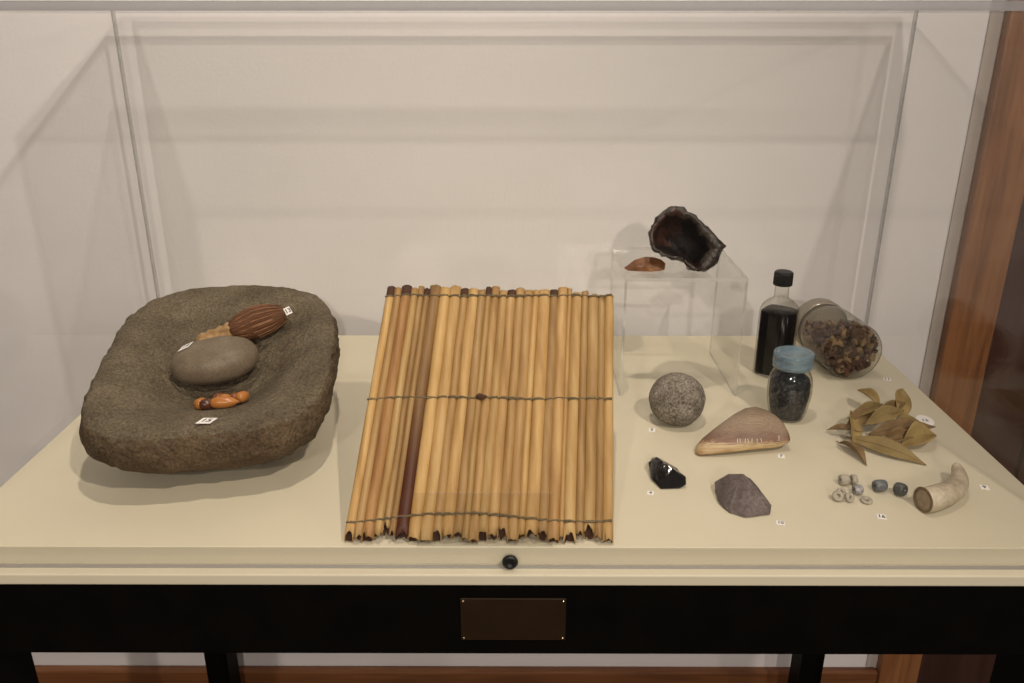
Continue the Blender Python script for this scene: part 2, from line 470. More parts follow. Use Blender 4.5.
# ------------------------------------------------------------------ fibre brush
fib = mat('brown_fibre', (.06, .022, .009, 1), (.15, .06, .024, 1), .55, 14, .5, 40, .5, stretch=(1, 9, 9), c3=(.25, .11, .045, 1), coords='Generated')
hnd = mat('brush_handle', (.20, .12, .055, 1), (.33, .20, .085, 1), .8, 160, .6, 300, c3=(.42, .30, .16, 1))
pA, nA = on_basin(-.3480, .2640); pB, nB = on_basin(-.2680, .2860)
B0 = pA + nA * .0140; B1 = pB + nB * .0190
AXB = (B1 - B0); LB = AXB.length; a_, u_, w_ = frame(AXB)
brush = empty('fibre_brush', tuple(B0 - Vector((0, 0, .005))), 'brown fibre brush with a lumpy tan handle lying at the back of the stone basin', 'brush')
def along(prof, n=36, ridges=0, amp=0, o=0):
    rs = []
    for h, r in prof:
        ring = []
        for j in range(n):
            t = 2 * pi * j / n
            k = 1 + amp * math.sin(ridges * t + h * 9 + o) + .5 * amp * nz((math.cos(t) * 3, math.sin(t) * 3, h * 2), 2.0, o)
            ring.append(B0 + a_ * (h * LB) + (u_ * math.cos(t) + w_ * math.sin(t)) * r * k)
        rs.append(ring)
    return rs
hrs = along([(-.10, .002), (-.05, .0052), (.02, .0072), (.08, .0062), (.14, .0086), (.20, .0070), (.26, .0090), (.32, .0076), (.38, .0092), (.44, .0074)], 28, 5, .20)
v, f = rings(hrs); obj('handle', v, f, hnd, brush)
brs = along([(.40, .0075), (.46, .0115), (.56, .0150), (.70, .0175), (.85, .0175), (1.0, .0155), (1.12, .0115), (1.19, .0065), (1.21, .002)], 60, 19, .05)
v, f = rings(brs); br = obj('bristles', v, f, fib, brush)
fib2 = mat('pale_fibre', (.20, .085, .035, 1), (.33, .16, .07, 1), .5, 120)
q = MB()
for k in range(58):
    t = 2 * pi * k / 58 + random.random() * .1
    d = u_ * math.cos(t) + w_ * math.sin(t); d2 = u_ * math.cos(t + .12) + w_ * math.sin(t + .12)
    L2 = 1.1 + random.random() * .14
    pts = [B0 + a_ * (LB * .43) + d * .0085, B0 + a_ * (LB * .58) + d * .0156, B0 + a_ * (LB * .8) + d2 * .0182, B0 + a_ * (LB * 1.0) + d2 * .0158, B0 + a_ * (LB * L2) + d2 * .009]
    q.add(*tube(pts, [.0006, .0007, .0007, .0006, .0003], 5), 1 if k % 3 == 0 else 0)
q.build('loose_fibres', fib, br, True, [fib2])
pt = B0 + a_ * (LB * 1.215)
paper_tag('13', pt + Vector((.003, 0, .002)), (.5, -.75, .55), (.8, .5, .3), .0075, .0085, brush)

# ------------------------------------------------------------------ reed mat on its clear easel
MB0 = Vector((-.0300, .0105, .0022)); ML = .2560; SHEAR = .0165; SLOPE = math.atan2(.158, .193)
mx_, my_ = Vector((1, 0, 0)), Vector((0, math.cos(SLOPE), math.sin(SLOPE))); mn_ = Vector((0, -math.sin(SLOPE), math.cos(SLOPE)))
W_ = [35, 33, 45, 32, 28, 27, 48, 46, 48, 36, 46, 36, 26, 36, 38, 40, 38, 41, 28, 50, 38, 44, 20, 46, 31, 46, 31, 38]
tot = sum(W_); WB, WT = .2330, .2300
matt = empty('reed_mat', (MB0.x, .09, .0), 'square mat of upright golden reeds tied with three cords, leaning on a clear easel', 'reed mat')
def reed_mat(name, a, b_, c, low=None):
    m, nt, bs = nodes(name); bs.inputs['Roughness'].default_value = .5; bs.inputs['Specular IOR Level'].default_value = .35
    tc = N(nt, 'ShaderNodeTexCoord'); mp = N(nt, 'ShaderNodeMapping'); mp.inputs['Scale'].default_value = (120, 14, 14)
    nt.links.new(tc.outputs['Object'], mp.inputs['Vector'])
    oi = N(nt, 'ShaderNodeObjectInfo'); ad = N(nt, 'ShaderNodeVectorMath', operation='ADD')
    nt.links.new(mp.outputs[0], ad.inputs[0]); sc_ = N(nt, 'ShaderNodeMath', operation='MULTIPLY'); sc_.inputs[1].default_value = 37
    nt.links.new(oi.outputs['Random'], sc_.inputs[0]); nt.links.new(sc_.outputs[0], ad.inputs[1])
    ns = N(nt, 'ShaderNodeTexNoise'); ns.inputs['Scale'].default_value = 1.0; ns.inputs['Detail'].default_value = 5
    nt.links.new(ad.outputs[0], ns.inputs['Vector'])
    r = ramp(nt, [(.30, a), (.52, b_), (.72, c)]); nt.links.new(ns.outputs['Fac'], r.inputs['Fac'])
    hs = N(nt, 'ShaderNodeHueSaturation'); colr = r.outputs['Color']
    if low:                                       # the reed darkens toward its foot
        sp = N(nt, 'ShaderNodeSeparateXYZ'); nt.links.new(tc.outputs['Generated'], sp.inputs[0])
        r2 = ramp(nt, [(.25, (0, 0, 0, 1)), (.75, (1, 1, 1, 1))]); nt.links.new(sp.outputs['Z'], r2.inputs['Fac'])
        mx = N(nt, 'ShaderNodeMix', data_type='RGBA'); mx.inputs['A'].default_value = low
        nt.links.new(r2.outputs['Color'], mx.inputs['Factor']); nt.links.new(colr, mx.inputs['B']); colr = mx.outputs['Result']
    mr = N(nt, 'ShaderNodeMapRange'); mr.inputs['To Min'].default_value = .74; mr.inputs['To Max'].default_value = 1.14
    nt.links.new(oi.outputs['Random'], mr.inputs['Value']); nt.links.new(mr.outputs[0], hs.inputs['Value'])
    nt.links.new(colr, hs.inputs['Color']); nt.links.new(hs.outputs[0], bs.inputs['Base Color'])
    return m
RM = [reed_mat('reed_gold', (.34, .195, .066, 1), (.45, .285, .11, 1), (.53, .37, .17, 1)),
      reed_mat('reed_tan', (.27, .150, .053, 1), (.37, .225, .088, 1), (.46, .30, .13, 1)),
      reed_mat('reed_orange', (.22, .105, .034, 1), (.32, .165, .058, 1), (.41, .235, .09, 1)),
      reed_mat('reed_redbrown', (.22, .115, .042, 1), (.30, .175, .066, 1), (.38, .24, .10, 1), (.085, .024, .010, 1))]
kinds = [0, 1, 2, 0, 1, 1, 3, 0, 0, 1, 0, 1, 0, 1, 0, 1, 1, 1, 0, 0, 1, 1, 1, 0, 1, 0, 1, 0]
x = 0.0; centres = []
for i, wv in enumerate(W_):
    fr_ = (x + wv / 2) / tot - .5; x += wv
    rb, rt = WB * wv / tot / 2 * 1.12, WT * wv / tot / 2 * 1.12
    rr = random.Random(100 + i)
    jb = rr.uniform(-.0050, .0015); jt = rr.uniform(-.004, .003) - max(0, fr_ - .28) * .045
    if i == 26: jt -= .003
    if i in (0, 1, 2): jt += .002
    bow = rr.uniform(-.0006, .0006); lift = rr.uniform(-.0006, .0008)
    K = 26; NN = 18; ro, ri = [], []
    thick = .62
    for k in range(K + 1):
        s = k / K
        cx = (WB * (1 - s) + WT * s) * fr_ + bow * math.sin(pi * s) + SHEAR * s
        rx = (rb * (1 - s) + rt * s) * (1 + .05 * nz((s * 6, i, 0), 1.3)); 
        for cs in (.07, .515, .962): rx *= 1 - .06 * math.exp(-((s - cs) / .012) ** 2)
        ring, ring2 = [], []
        for j in range(NN):
            t = 2 * pi * j / NN
            yy_ = s * ML
            if k == 0: yy_ += jb + .0045 * nz((math.cos(t) * 1.4, math.sin(t) * 1.4, i * 3.7), 1.0) + rr.uniform(-.0009, .0012)
            if k == 0 and i in (0, 2, 4, 9, 14, 16, 20, 23, 25): yy_ += .0085 * max(0, math.sin(t + .5 * nz((i, 1, 1), 1.7))) * (.7 + .5 * nz((t * 2, i, 5), 1.0))
            if k == K: yy_ += jt + rr.uniform(-.0004, .0006)
            base = MB0 + mx_ * cx + my_ * yy_ + mn_ * (.0048 + lift)
            ring.append(base + mx_ * math.cos(t) * rx + mn_ * math.sin(t) * .0042 * (thick + .38 * rx / .0045))
            ring2.append(base + mx_ * math.cos(t) * rx * .78 + mn_ * math.sin(t) * .0042 * (thick + .38 * rx / .0045) * .72)
        ro.append(ring); ri.append(ring2)
    inner_b = [q_ + my_ * .014 for q_ in ri[0]]; inner_t = [q_ - my_ * .004 for q_ in ri[-1]]
    allr = [inner_b, ri[0]] + ro + [ri[-1], inner_t]
    allr = [[Vector((q_.x, max(q_.y, .0032 + .0004 * nz((q_.x * 900, i, 1), 1.0)), max(q_.z, .0020))) for q_ in r_] for r_ in allr]
    v, f = rings(allr, True, True)
    mi = []
    n_r = len(allr)
    for k in range(n_r - 1): mi += [1 if (k == 0 or k == n_r - 2) else 0] * NN
    mi += [1, 1]
    if i in (0, 2, 5, 9, 12, 15, 20, 26):          # blackened cut tops
        a0 = (n_r - 4) * NN
        for j in range(NN):
            mi[a0 + j] = 1
    obj('reed', v, f, RM[kinds[i]], matt, True, mats=[M['reedin']], fmi=mi)
    centres.append((fr_, rb, rt))
# blackened reed tops and a dark knot in the middle
q = MB()
# three twined cords
for s, r_ in ((.070, .00085), (.515, .00085), (.962, .0008)):
    q = MB()
    for ph in (0, 1):
        pts = []
        for i, (fr_, rb, rt) in enumerate(centres):
            rx = rb * (1 - s) + rt * s; cx = (WB * (1 - s) + WT * s) * fr_ + SHEAR * s
            th = .0048 + .0042 * (.62 + .38 * rx / .0045)
            sag = .0016 * nz((fr_ * 9, s * 5, 1), 1.0)
            if s < .1: sag += .004 * math.cos(fr_ * 7 + .4) - .002
            for tt in (-1, -.6, 0, .6):
                dz = th + .0006 - .0026 * (abs(tt) ** 2.2)
                yo = (.0006 if ph else -.0006) * math.cos(tt * pi * .5 + i)
                if ph: dz -= .0008
                pts.append(MB0 + mx_ * (cx + tt * rx) + my_ * (s * ML + sag + yo) + mn_ * dz)
        q.add(*tube(pts, r_, 6))
    obj_c = q.build('cord', M['cord'], matt, True)
kp = MB0 + mx_ * (WB * -.035 + SHEAR * .5) + my_ * (.517 * ML) + mn_ * .0105
v, f = rings(put(blob((0, 0, 0), .0042, .003, .002, 2, 16, 10, .003, 200, 3), kp, rot(SLOPE, 0, 0)))
kn = obj('knot', v, f, M['reedin'], matt); kn['label'] = 'dark brown knot on the middle cord'

# clear easel: front lip, sloped back plate and foot
easel = empty('easel_stand', (-.0245, .08, 0), 'low clear acrylic easel holding up the reed mat', 'stand')
def slab(p0, ux, uy, w, h, t, mi=True):
    p0 = Vector(p0); ux = Vector(ux).normalized(); uy = Vector(uy).normalized(); un = ux.cross(uy)
    P = lambda a, b_, c: p0 + ux * a + uy * b_ + un * c
    vv = [P(-w / 2, 0, 0), P(w / 2, 0, 0), P(w / 2, h, 0), P(-w / 2, h, 0), P(-w / 2, 0, t), P(w / 2, 0, t), P(w / 2, h, t), P(-w / 2, h, t)]
    ff = [(0, 3, 2, 1), (4, 5, 6, 7), (0, 1, 5, 4), (1, 2, 6, 5), (2, 3, 7, 6), (3, 0, 4, 7)]
    return vv, ff, [0, 0, 1, 1, 1, 1]
v, f, m_ = slab((-.0245, .0026, .0003), (1, 0, 0), (0, -.02, 1), .117, .053, .0016)
M['lip_edge'] = clear('lip_edge', (.90, .90, .89, 1), (.85, .85, .84, 1), .05, .15, top=.3, diffuse=(.8, .8, .78, 1), dfac=.04)
obj('front_lip', v, f, M['thin'], easel, False, mats=[M['lip_edge']], fmi=m_)
v, f, m_ = slab((-.0245, .0030, .0002), (1, 0, 0), (0, 1, 0), .117, .190, .0014)
obj('foot_plate', v, f, M['thin'], easel, False, mats=[M['thin_edge']], fmi=m_)
bp = MB0 - mn_ * .0030 + my_ * .0 + Vector((.005, 0, 0))
v, f, m_ = slab(bp - mn_ * .0024 + my_ * .013, (1, 0, 0), tuple(my_), .117, .20, .0022)
obj('back_plate', v, f, M['thin'], easel, False, mats=[M['thin_edge']], fmi=m_)

# ------------------------------------------------------------------ clear riser and the two things on it
riser = empty('acrylic_riser', (.199, .384, 0), 'clear acrylic riser standing near the back, carrying a dark hollow rock', 'riser')
RX0, RX1, RY0, RY1, RZ = .1275, .2690, .311, .450, .1485
def rp(name, *bx):
    q = MB(); q.box(*bx, 0, 1); return q.build(name, M['thin'], riser, False, [M['thin_edge']])
q = MB(); q.box(RX0, RX1, RY0, RY1, RZ - .004, RZ, 0, 1)
q.build('top_plate', M['thin'], riser, False, [clear('polished_edge', (.80, .80, .79, 1), (.7, .7, .69, 1), .30, .22, top=.8, diffuse=(.95, .94, .92, 1), dfac=.50)])
rp('side_plate', RX0, RX0 + .003, RY0, RY1, .0003, RZ - .0041)
rp('side_plate', RX1 - .003, RX1, RY0, RY1, .0003, RZ - .0041)

def hollow_rock():
    S = 1 / 8.53 / 842 * 1.0
    W0 = .985
    out = [(75, 300), (110, 220), (150, 150), (190, 110), (250, 70), (320, 70), (370, 98), (420, 130), (500, 185), (600, 270), (660, 335), (715, 400), (682, 442), (660, 530), (570, 605), (500, 608), (430, 600), (380, 540), (290, 515), (200, 490), (110, 450), (85, 380)]
    inn = [(115, 320), (150, 250), (185, 200), (225, 160), (275, 150), (320, 165), (375, 185), (430, 200), (475, 235), (490, 300), (545, 345), (565, 385), (572, 420), (540, 490), (490, 575), (465, 582), (432, 575), (390, 530), (300, 500), (215, 475), (150, 430), (130, 380)]
    c0 = (380, 360)
    k = 842 / W0
    sx = 1 / 8.53 / k
    ax = Vector((-.16, -.93, .34)).normalized()      # the mouth faces the front
    ux = Vector((1, -.14, 0)).normalized(); uy = -(ux.cross(ax)).normalized()
    if uy.z < 0: uy = -uy
    def dens(poly, n=66):
        L = len(poly); o_ = []
        for i in range(n):
            t = i / n * L; a = int(t); fr = t - a
            p0, p1 = poly[a], poly[(a + 1) % L]
            o_.append((p0[0] + (p1[0] - p0[0]) * fr, p0[1] + (p1[1] - p0[1]) * fr))
        return o_
    O, I = dens(out), dens(inn)
    def ring(poly, sc_, d, jit=.0, o=0):
        jit *= 1.3
        r = []
        for (a, b_) in poly:
            q_ = ux * ((a - c0[0]) * sc_ * sx) + uy * (-(b_ - c0[1]) * sc_ * sx) + ax * d
            q_ = q_ + (ux * nz(q_, 160, o) + uy * nz(q_, 160, o + 4) + ax * nz(q_, 130, o + 9)) * jit
            r.append(q_)
        return r
    rs = [ring(I, .05, -.046), ring(I, .45, -.045, .002, 1), ring(I, .75, -.036, .003, 2), ring(I, .92, -.020, .003, 3), ring(I, .97, -.010, .0035, 14), ring(I, 1.0, -.004, .0030, 4),
          ring([((a + c) / 2, (b_ + d) / 2) for (a, b_), (c, d) in zip(O, I)], 1, .001, .0040, 5), ring(O, .97, -.002, .0034, 6), ring(O, 1.0, -.010, .0015, 7),
          ring(O, .98, -.022, .0018, 8), ring(O, .90, -.036, .002, 9), ring(O, .74, -.048, .002, 10), ring(O, .45, -.055, .002, 11), ring(O, .05, -.057)]
    n = len(O); mi = []
    for k_ in range(len(rs) - 1): mi += [1 if k_ < 5 else 0] * n
    mi += [1, 0]
    for k_ in range(1, 6):                      # the left inner wall is reddish brown
        for j in range(n):
            if I[j][0] < 330 and I[j][1] < 400: mi[k_ * n + j] = 2
    return rs, mi
rs, mi = hollow_rock()
low = min(q_.z for r in rs for q_ in r)
rs = [[q_ + Vector((.1965, .326, RZ - low - .0004)) for q_ in r] for r in rs]
v, f = rings(rs)
rk = mat('dark_rind', (.014, .009, .007, 1), (.030, .022, .017, 1), .4, 90, .8, 220, .5, c3=(.055, .042, .031, 1), speck=.5, sscale=300)
rki = mat('dark_hollow', (.006, .005, .005, 1), (.014, .009, .008, 1), .6, 60, .5, 150, .25, c3=(.05, .018, .010, 1))
hr = obj('hollow_rock', v, f, rk, None, True, mats=[rki, mat('red_brown_crust', (.014, .008, .006, 1), (.045, .018, .012, 1), .4, 110, .8, 250, .5, c3=(.075, .034, .022, 1))], fmi=mi)
tag(hr, 'dark brown-black hollow rock shell with a rough rim standing on the clear riser', 'rock')

def hull(pts, noise_amp=0, cuts=0, s=60, o=0):
    bm = bmesh.new()
    for p_ in pts: bm.verts.new(p_)
    r = bmesh.ops.convex_hull(bm, input=bm.verts[:])
    bmesh.ops.delete(bm, geom=[e for e in r['geom_interior'] if isinstance(e, bmesh.types.BMVert)], context='VERTS')
    lone = [q_ for q_ in bm.verts if not q_.link_faces]
    bmesh.ops.delete(bm, geom=lone, context='VERTS')
    if cuts:
        bmesh.ops.subdivide_edges(bm, edges=bm.edges[:], cuts=cuts, use_grid_fill=True)
        bmesh.ops.triangulate(bm, faces=bm.faces[:])
        bm.normal_update()
        for q_ in bm.verts:
            d = fbm(q_.co, s, o) * noise_amp
            q_.co += q_.normal * d
    mz = min(q_.co.z for q_ in bm.verts)
    bm.verts.index_update()
    v = [tuple(q_.co) for q_ in bm.verts]; f = [[q_.index for q_ in p_.verts] for p_ in bm.faces]
    bm.free(); return v, f

amb = mat('amber_chert', (.075, .028, .012, 1), (.17, .070, .026, 1), .3, 70, .4, 200, .5, c3=(.30, .15, .06, 1), stretch=(.6, 1, 1))
def fl(x_, y_, z_): return (.1300 + x_ * 1.06, .343 + y_, RZ + z_)
v, f = hull([fl(.0, .0, .003), fl(.004, -.004, .0005), (fl(.012, .004, .0115)), fl(.016, -.006, .0003), fl(.024, .006, .0150), fl(.033, .004, .0150), fl(.030, -.007, .0), fl(.040, -.004, .0003), fl(.0415, .004, .012), fl(.046, .0, .0085), fl(.045, -.003, .0015), fl(.036, .012, .0004), fl(.014, .010, .0004), fl(.022, -.006, .0075)], .0008, 2, 120, 3)
v = [(a, b_, max(c, RZ)) for a, b_, c in v]
fk = obj('stone_flake', v, f, amb, None, False)
tag(fk, 'small pointed amber-brown stone flake at the front left of the clear riser', 'stone flake')

# ------------------------------------------------------------------ bottle, jars
bx_, by_ = .3325, .3830
bottle = empty('bottle', (bx_, by_, 0), 'slim clear glass bottle of black liquid with a black screw cap', 'bottle')
R_ = .0205; ROTB = math.radians(38)
def sq(prof, s_, n=48): return lathe(prof, n, (bx_, by_, 0), (0, 0, 1), s_, ROTB)
body = []
rsx = []
prof = [(R_ * .93, .0002), (R_, .003), (R_, .060), (R_, .082), (R_ * .985, .087), (R_ * .90, .0935), (R_ * .70, .0985), (.0105, .1010), (.0088, .1035), (.0085, .118), (.0085, .1225)]
for r_, h_ in prof:
    t_ = min(1, max(0, (h_ - .085) / .016)); s_ = 4.2 * (1 - t_) + 2 * t_
    ring = []
    for j in range(56):
        t = 2 * pi * j / 56
        k = (abs(math.cos(t)) ** s_ + abs(math.sin(t)) ** s_) ** (-1 / s_)
        kk = k * r_
        ring.append(Vector((bx_ + kk * math.cos(t + ROTB), by_ + kk * math.sin(t + ROTB), h_)))
    rsx.append(ring)
v, f = rings(rsx, True, False); obj('glass_body', v, f, M['glass'], bottle)
v, f = sq([(R_ * .93, .003), (R_ * .965, .005), (R_ * .965, .0845), (R_ * .90, .0855)], 4.0); 
liq = mat('black_liquid', (.003, .003, .004, 1), None, .2, spec=.15)
lq = obj('liquid', v, f, liq, bottle); lq['label'] = 'black liquid'
cp = []
for k in range(72):
    t = 2 * pi * k / 72; cp.append(1 + (.018 if k % 2 else -.018))
rsx = []
for r_, h_ in [(.0110, .1185), (.0114, .1190), (.0114, .1330), (.0108, .1350), (.0094, .1358)]:
    rib = .1189 < h_ < .1340
    rsx.append([Vector((bx_ + r_ * (cp[k] if rib else 1) * math.cos(2 * pi * k / 72), by_ + r_ * (cp[k] if rib else 1) * math.sin(2 * pi * k / 72), h_)) for k in range(72)])
v, f = rings(rsx); obj('screw_cap', v, f, M['cap'], bottle, False)

jx, jy = .3125, .2560; JZ = .93
jar = empty('spice_jar', (jx, jy, 0), 'small glass jar of dark blue grains with a pale blue lid', 'jar')
v, f = lathe([(r_, h_ * JZ) for r_, h_ in [(.0175, .0002), (.0190, .002), (.0215, .012), (.0240, .026), (.0247, .036), (.0244, .046), (.0230, .054), (.0205, .0600), (.0190, .0630), (.0190, .0700)]], 56, (jx, jy, 0), ce=False)
obj('glass_body', v, f, M['jarglass'], jar)
blue = clear('blue_plastic', (.66, .80, .88, 1), (.36, .52, .64, 1), .08, .10, diffuse=(.24, .34, .41, 1), dfac=.42)
v, f = lathe([(r_, h_ * JZ) for r_, h_ in [(.0200, .0670), (.0216, .0674), (.0218, .0745), (.0208, .0758), (.0216, .0768), (.0219, .0835), (.0210, .0856), (.0165, .0858), (.0150, .0825), (.0060, .0820), (.0, .0820)]], 56, (jx, jy, 0), ce=False)
obj('lid', v, f, blue, jar)
grain = mat('blue_grains', (.006, .007, .010, 1), (.024, .028, .036, 1), .6, 260, 1.0, 500, .3, c3=(.10, .11, .13, 1), detail=3, dist=.003)
rsx = []
for r_, h_ in [(.0160, .0022), (.0172, .004), (.0196, .013), (.0218, .026), (.0224, .034), (.0221, .042), (.0206, .0480), (.018, .0505), (.012, .0510), (.005, .0510)]:
    rsx.append([Vector((jx + r_ * math.cos(2 * pi * k / 64), jy + r_ * math.sin(2 * pi * k / 64), h_ + (.0014 * nz((k * 3.1, h_ * 900, 2), 1.0) if h_ > .047 else 0))) for k in range(64)])
v, f = rings(rsx)
gr = obj('blue_grains', v, f, grain, None)
tag(gr, 'dark blue-grey grains filling the pale blue lidded jar', 'grains', None, 'stuff')

# lying jar
JB = Vector((.4245, .3570, .0372)); JT = Vector((.4130, .4760, .0372))
ja = (JT - JB).normalized(); JL = (JT - JB).length
ljar = empty('storage_jar', ((JB.x + JT.x) / 2, (JB.y + JT.y) / 2, 0), 'large glass jar of brown dried pods lying on its side at the back right', 'jar')
prof = [(.0290, .004), (.0325, .0015), (.0352, .0010), (.0366, .006), (.0370, .016), (.0370, .066), (.0362, .077), (.0340, .087), (.0318, .093), (.0318, .1000)]
v, f = lathe(prof, 64, JB, ja, ce=False); obj('glass_body', v, f, M['jarglass'], ljar)
lidm = clear('clear_lid', (.80, .77, .70, 1), (.45, .42, .36, 1), .06, .1, diffuse=(.34, .30, .24, 1), dfac=.35)
v, f = lathe([(.0325, .0935), (.0352, .0940), (.0358, .0960), (.0358, .1130), (.0345, .1150), (.020, .1152), (0.0, .1152)], 64, JB, ja, ce=False); obj('lid', v, f, lidm, ljar)
v, f = lathe([(.0336, .0905), (.0342, .0918), (.0336, .0932)], 48, JB, ja, cs=False, ce=False); gk = obj('seal_ring', v, f, mat('grey_rubber', (.04, .04, .035, 1), None, .6), ljar)
a2, u2, w2 = frame(ja); q = MB(); rnd = random.Random(5); mi_ = []
cnt = 0
while cnt < 900:
    h_ = .0070 + .076 * rnd.random() ** 1.25; r_ = math.sqrt(rnd.random()) * .0318; t = rnd.uniform(0, 2 * pi)
    pt = JB + a2 * h_ + (u2 * math.cos(t) + w2 * math.sin(t)) * r_
    if pt.z - JB.z > .031 - (h_ - .006) * .25: continue
    s_ = rnd.uniform(.0030, .0056)
    rr_ = put(blob((cnt, 0, 0), s_ * 1.3, s_ * .8, s_ * .5, 2, 8, 6, .004, 300, cnt), pt, rot(rnd.uniform(0, 6), rnd.uniform(0, 6), rnd.uniform(0, 6)))
    vv, ff = rings(rr_); q.add(vv, ff, rnd.choice([0, 0, 0, 1, 1, 2, 3])); cnt += 1
def keep_in(p_):
    d = Vector(p_) - JB; h_ = min(.090, max(.0052, d.dot(a2))); rad = d - a2 * d.dot(a2)
    lim = interp([(0, .0280), (.008, .0350), (.066, .0355), (.077, .0345), (.090, .0310)], h_)
    return tuple(JB + a2 * h_ + rad * min(1, lim / max(1e-6, rad.length)))
q.v = [keep_in(p_) for p_ in q.v]
pods = q.build('dried_pods', mat('pod_brown', (.045, .020, .012, 1), (.085, .040, .023, 1), .6, 200), None, False,
               [mat('pod_tan', (.19, .115, .06, 1), (.26, .17, .09, 1), .6, 200), mat('pod_red', (.085, .035, .024, 1), (.13, .055, .036, 1), .5, 200), mat('pod_dark', (.02, .009, .007, 1), None, .5)])
tag(pods, 'brown dried pods and seeds filling the jar that lies on its side', 'dried pods', None, 'stuff')

# ------------------------------------------------------------------ round stone
rs = blob((0, 0, 0), .0312, .0312, .0295, 2.0, 56, 36, .0016, 30, 6)
for r in rs:
    for q_ in r:
        if q_.z < -.0265: q_.z = -.0265 - (abs(q_.z) - .0265) * .15
low = min(q_.z for r in rs for q_ in r)
rs = put(rs, (.1835, .2445, -low)); v, f = rings(rs)
bl = obj('round_stone', v, f, M['ball'], None)
tag(bl, 'round pitted grey stone ball standing in front of the clear riser', 'stone ball')

# ------------------------------------------------------------------ wedge shaped shell
def shell_mat():
    m, nt, bs = nodes('striped_shell'); bs.inputs['Roughness'].default_value = .45
    tc = N(nt, 'ShaderNodeTexCoord'); sp = N(nt, 'ShaderNodeSeparateXYZ'); nt.links.new(tc.outputs['Generated'], sp.inputs[0])
    mp = N(nt, 'ShaderNodeMapping'); mp.inputs['Scale'].default_value = (2.2, 20, 34); nt.links.new(tc.outputs['Generated'], mp.inputs['Vector'])
    ns = N(nt, 'ShaderNodeTexNoise'); ns.inputs['Scale'].default_value = 2.0; ns.inputs['Detail'].default_value = 6; nt.links.new(mp.outputs[0], ns.inputs['Vector'])
    # profile coordinate running from the front bottom edge, up and over to the back
    a = N(nt, 'ShaderNodeMath', operation='MULTIPLY_ADD'); a.inputs[1].default_value = .50
    h = N(nt, 'ShaderNodeMath', operation='MULTIPLY'); h.inputs[1].default_value = .5
    nt.links.new(sp.outputs['Y'], h.inputs[0]); nt.links.new(sp.outputs['Z'], a.inputs[0]); nt.links.new(h.outputs[0], a.inputs[2])
    w = N(nt, 'ShaderNodeMath', operation='MULTIPLY_ADD'); w.inputs[1].default_value = .34
    sb = N(nt, 'ShaderNodeMath', operation='SUBTRACT'); sb.inputs[1].default_value = .07
    nt.links.new(ns.outputs['Fac'], w.inputs[0]); nt.links.new(a.outputs[0], sb.inputs[0]); nt.links.new(sb.outputs[0], w.inputs[2])
    r = ramp(nt, [(.12, (.20, .115, .055, 1)), (.22, (.42, .29, .14, 1)), (.32, (.50, .38, .21, 1)), (.37, (.19, .095, .055, 1)), (.47, (.17, .10, .07, 1)), (.56, (.25, .175, .12, 1)), (.75, (.31, .235, .165, 1)), (.92, (.22, .155, .10, 1))])
    nt.links.new(w.outputs[0], r.inputs['Fac'])
    n2 = N(nt, 'ShaderNodeTexNoise'); n2.inputs['Scale'].default_value = 3.2; n2.inputs['Detail'].default_value = 8; nt.links.new(mp.outputs[0], n2.inputs['Vector'])
    mr = N(nt, 'ShaderNodeMapRange'); mr.inputs['From Min'].default_value = .3; mr.inputs['From Max'].default_value = .7; mr.inputs['To Min'].default_value = .62; mr.inputs['To Max'].default_value = 1.3
    nt.links.new(n2.outputs['Fac'], mr.inputs['Value'])
    mx = N(nt, 'ShaderNodeMix', data_type='RGBA', blend_type='MULTIPLY'); mx.inputs['Factor'].default_value = 1
    nt.links.new(r.outputs[0], mx.inputs['A']); nt.links.new(mr.outputs[0], mx.inputs['B']); nt.links.new(mx.outputs['Result'], bs.inputs['Base Color'])
    return m
SH = [(0, .002, .002, 0), (.03, .0075, .0065, .001), (.10, .0120, .0105, .004), (.22, .0170, .0150, .008), (.36, .0225, .0195, .013), (.50, .0275, .0235, .018), (.63, .0310, .0260, .022), (.74, .0315, .0265, .023), (.84, .0285, .0245, .021), (.92, .0225, .0200, .016), (.97, .0150, .0140, .009), (1.0, .006, .006, .002)]
rs = []
for s, dy, dz, yo in SH:
    dz *= .90
    ring = []
    for j in range(40):
        t = 2 * pi * j / 40
        yv = math.cos(t) * dy; zv = math.sin(t) * dz
        if zv < 0: zv *= .35
        # the crest leans to the back
        ring.append(Vector(((.1905 + .1005 * s), .1665 + .012 * s + yo + yv + max(0, zv) * .35, zv + dz * .35 + .010 * max(0, (s - .84) / .16) ** 2)))
    rs.append(ring)
low = min(q_.z for r in rs for q_ in r)
rs = [[Vector((q_.x, q_.y, max(0.0, q_.z - dd[2] * 0 - 0))) for q_ in r] for r, dd in zip(rs, SH)]
v, f = rings(rs)
sh = obj('wedge_shell', v, f, shell_mat(), None)
tag(sh, 'wedge-shaped brown and cream striped shell in front of the blue lidded jar', 'shell')
q = MB()
for k, (dx_, hh, lean) in enumerate(((.043, .0042, .1), (.0462, .0046, -.1), (.0505, .0042, .3), (.0550, .0042, -.25), (.0580, .0042, .2), (.0640, .0038, 0), (.0690, .0040, -.2), (.0880, .0046, .1))):
    X_ = .1905 + dx_
    TS = bvh(v, f); h = TS.ray_cast(Vector((X_, .05, .0125)), Vector((0, 1, 0)))
    h2 = TS.ray_cast(Vector((X_ + lean * .004, .05, .0125 + hh)), Vector((0, 1, 0)))
    if h[0] is not None and h2[0] is not None:
        q.add(*tube([h[0] - Vector((0, .0002, 0)), h2[0] - Vector((0, .0002, 0))], .0005, 6))
if q.v:
    mk = q.build('pale_marks', mat('pale_scratch', (.6, .52, .42, 1), None, .7), sh, True)

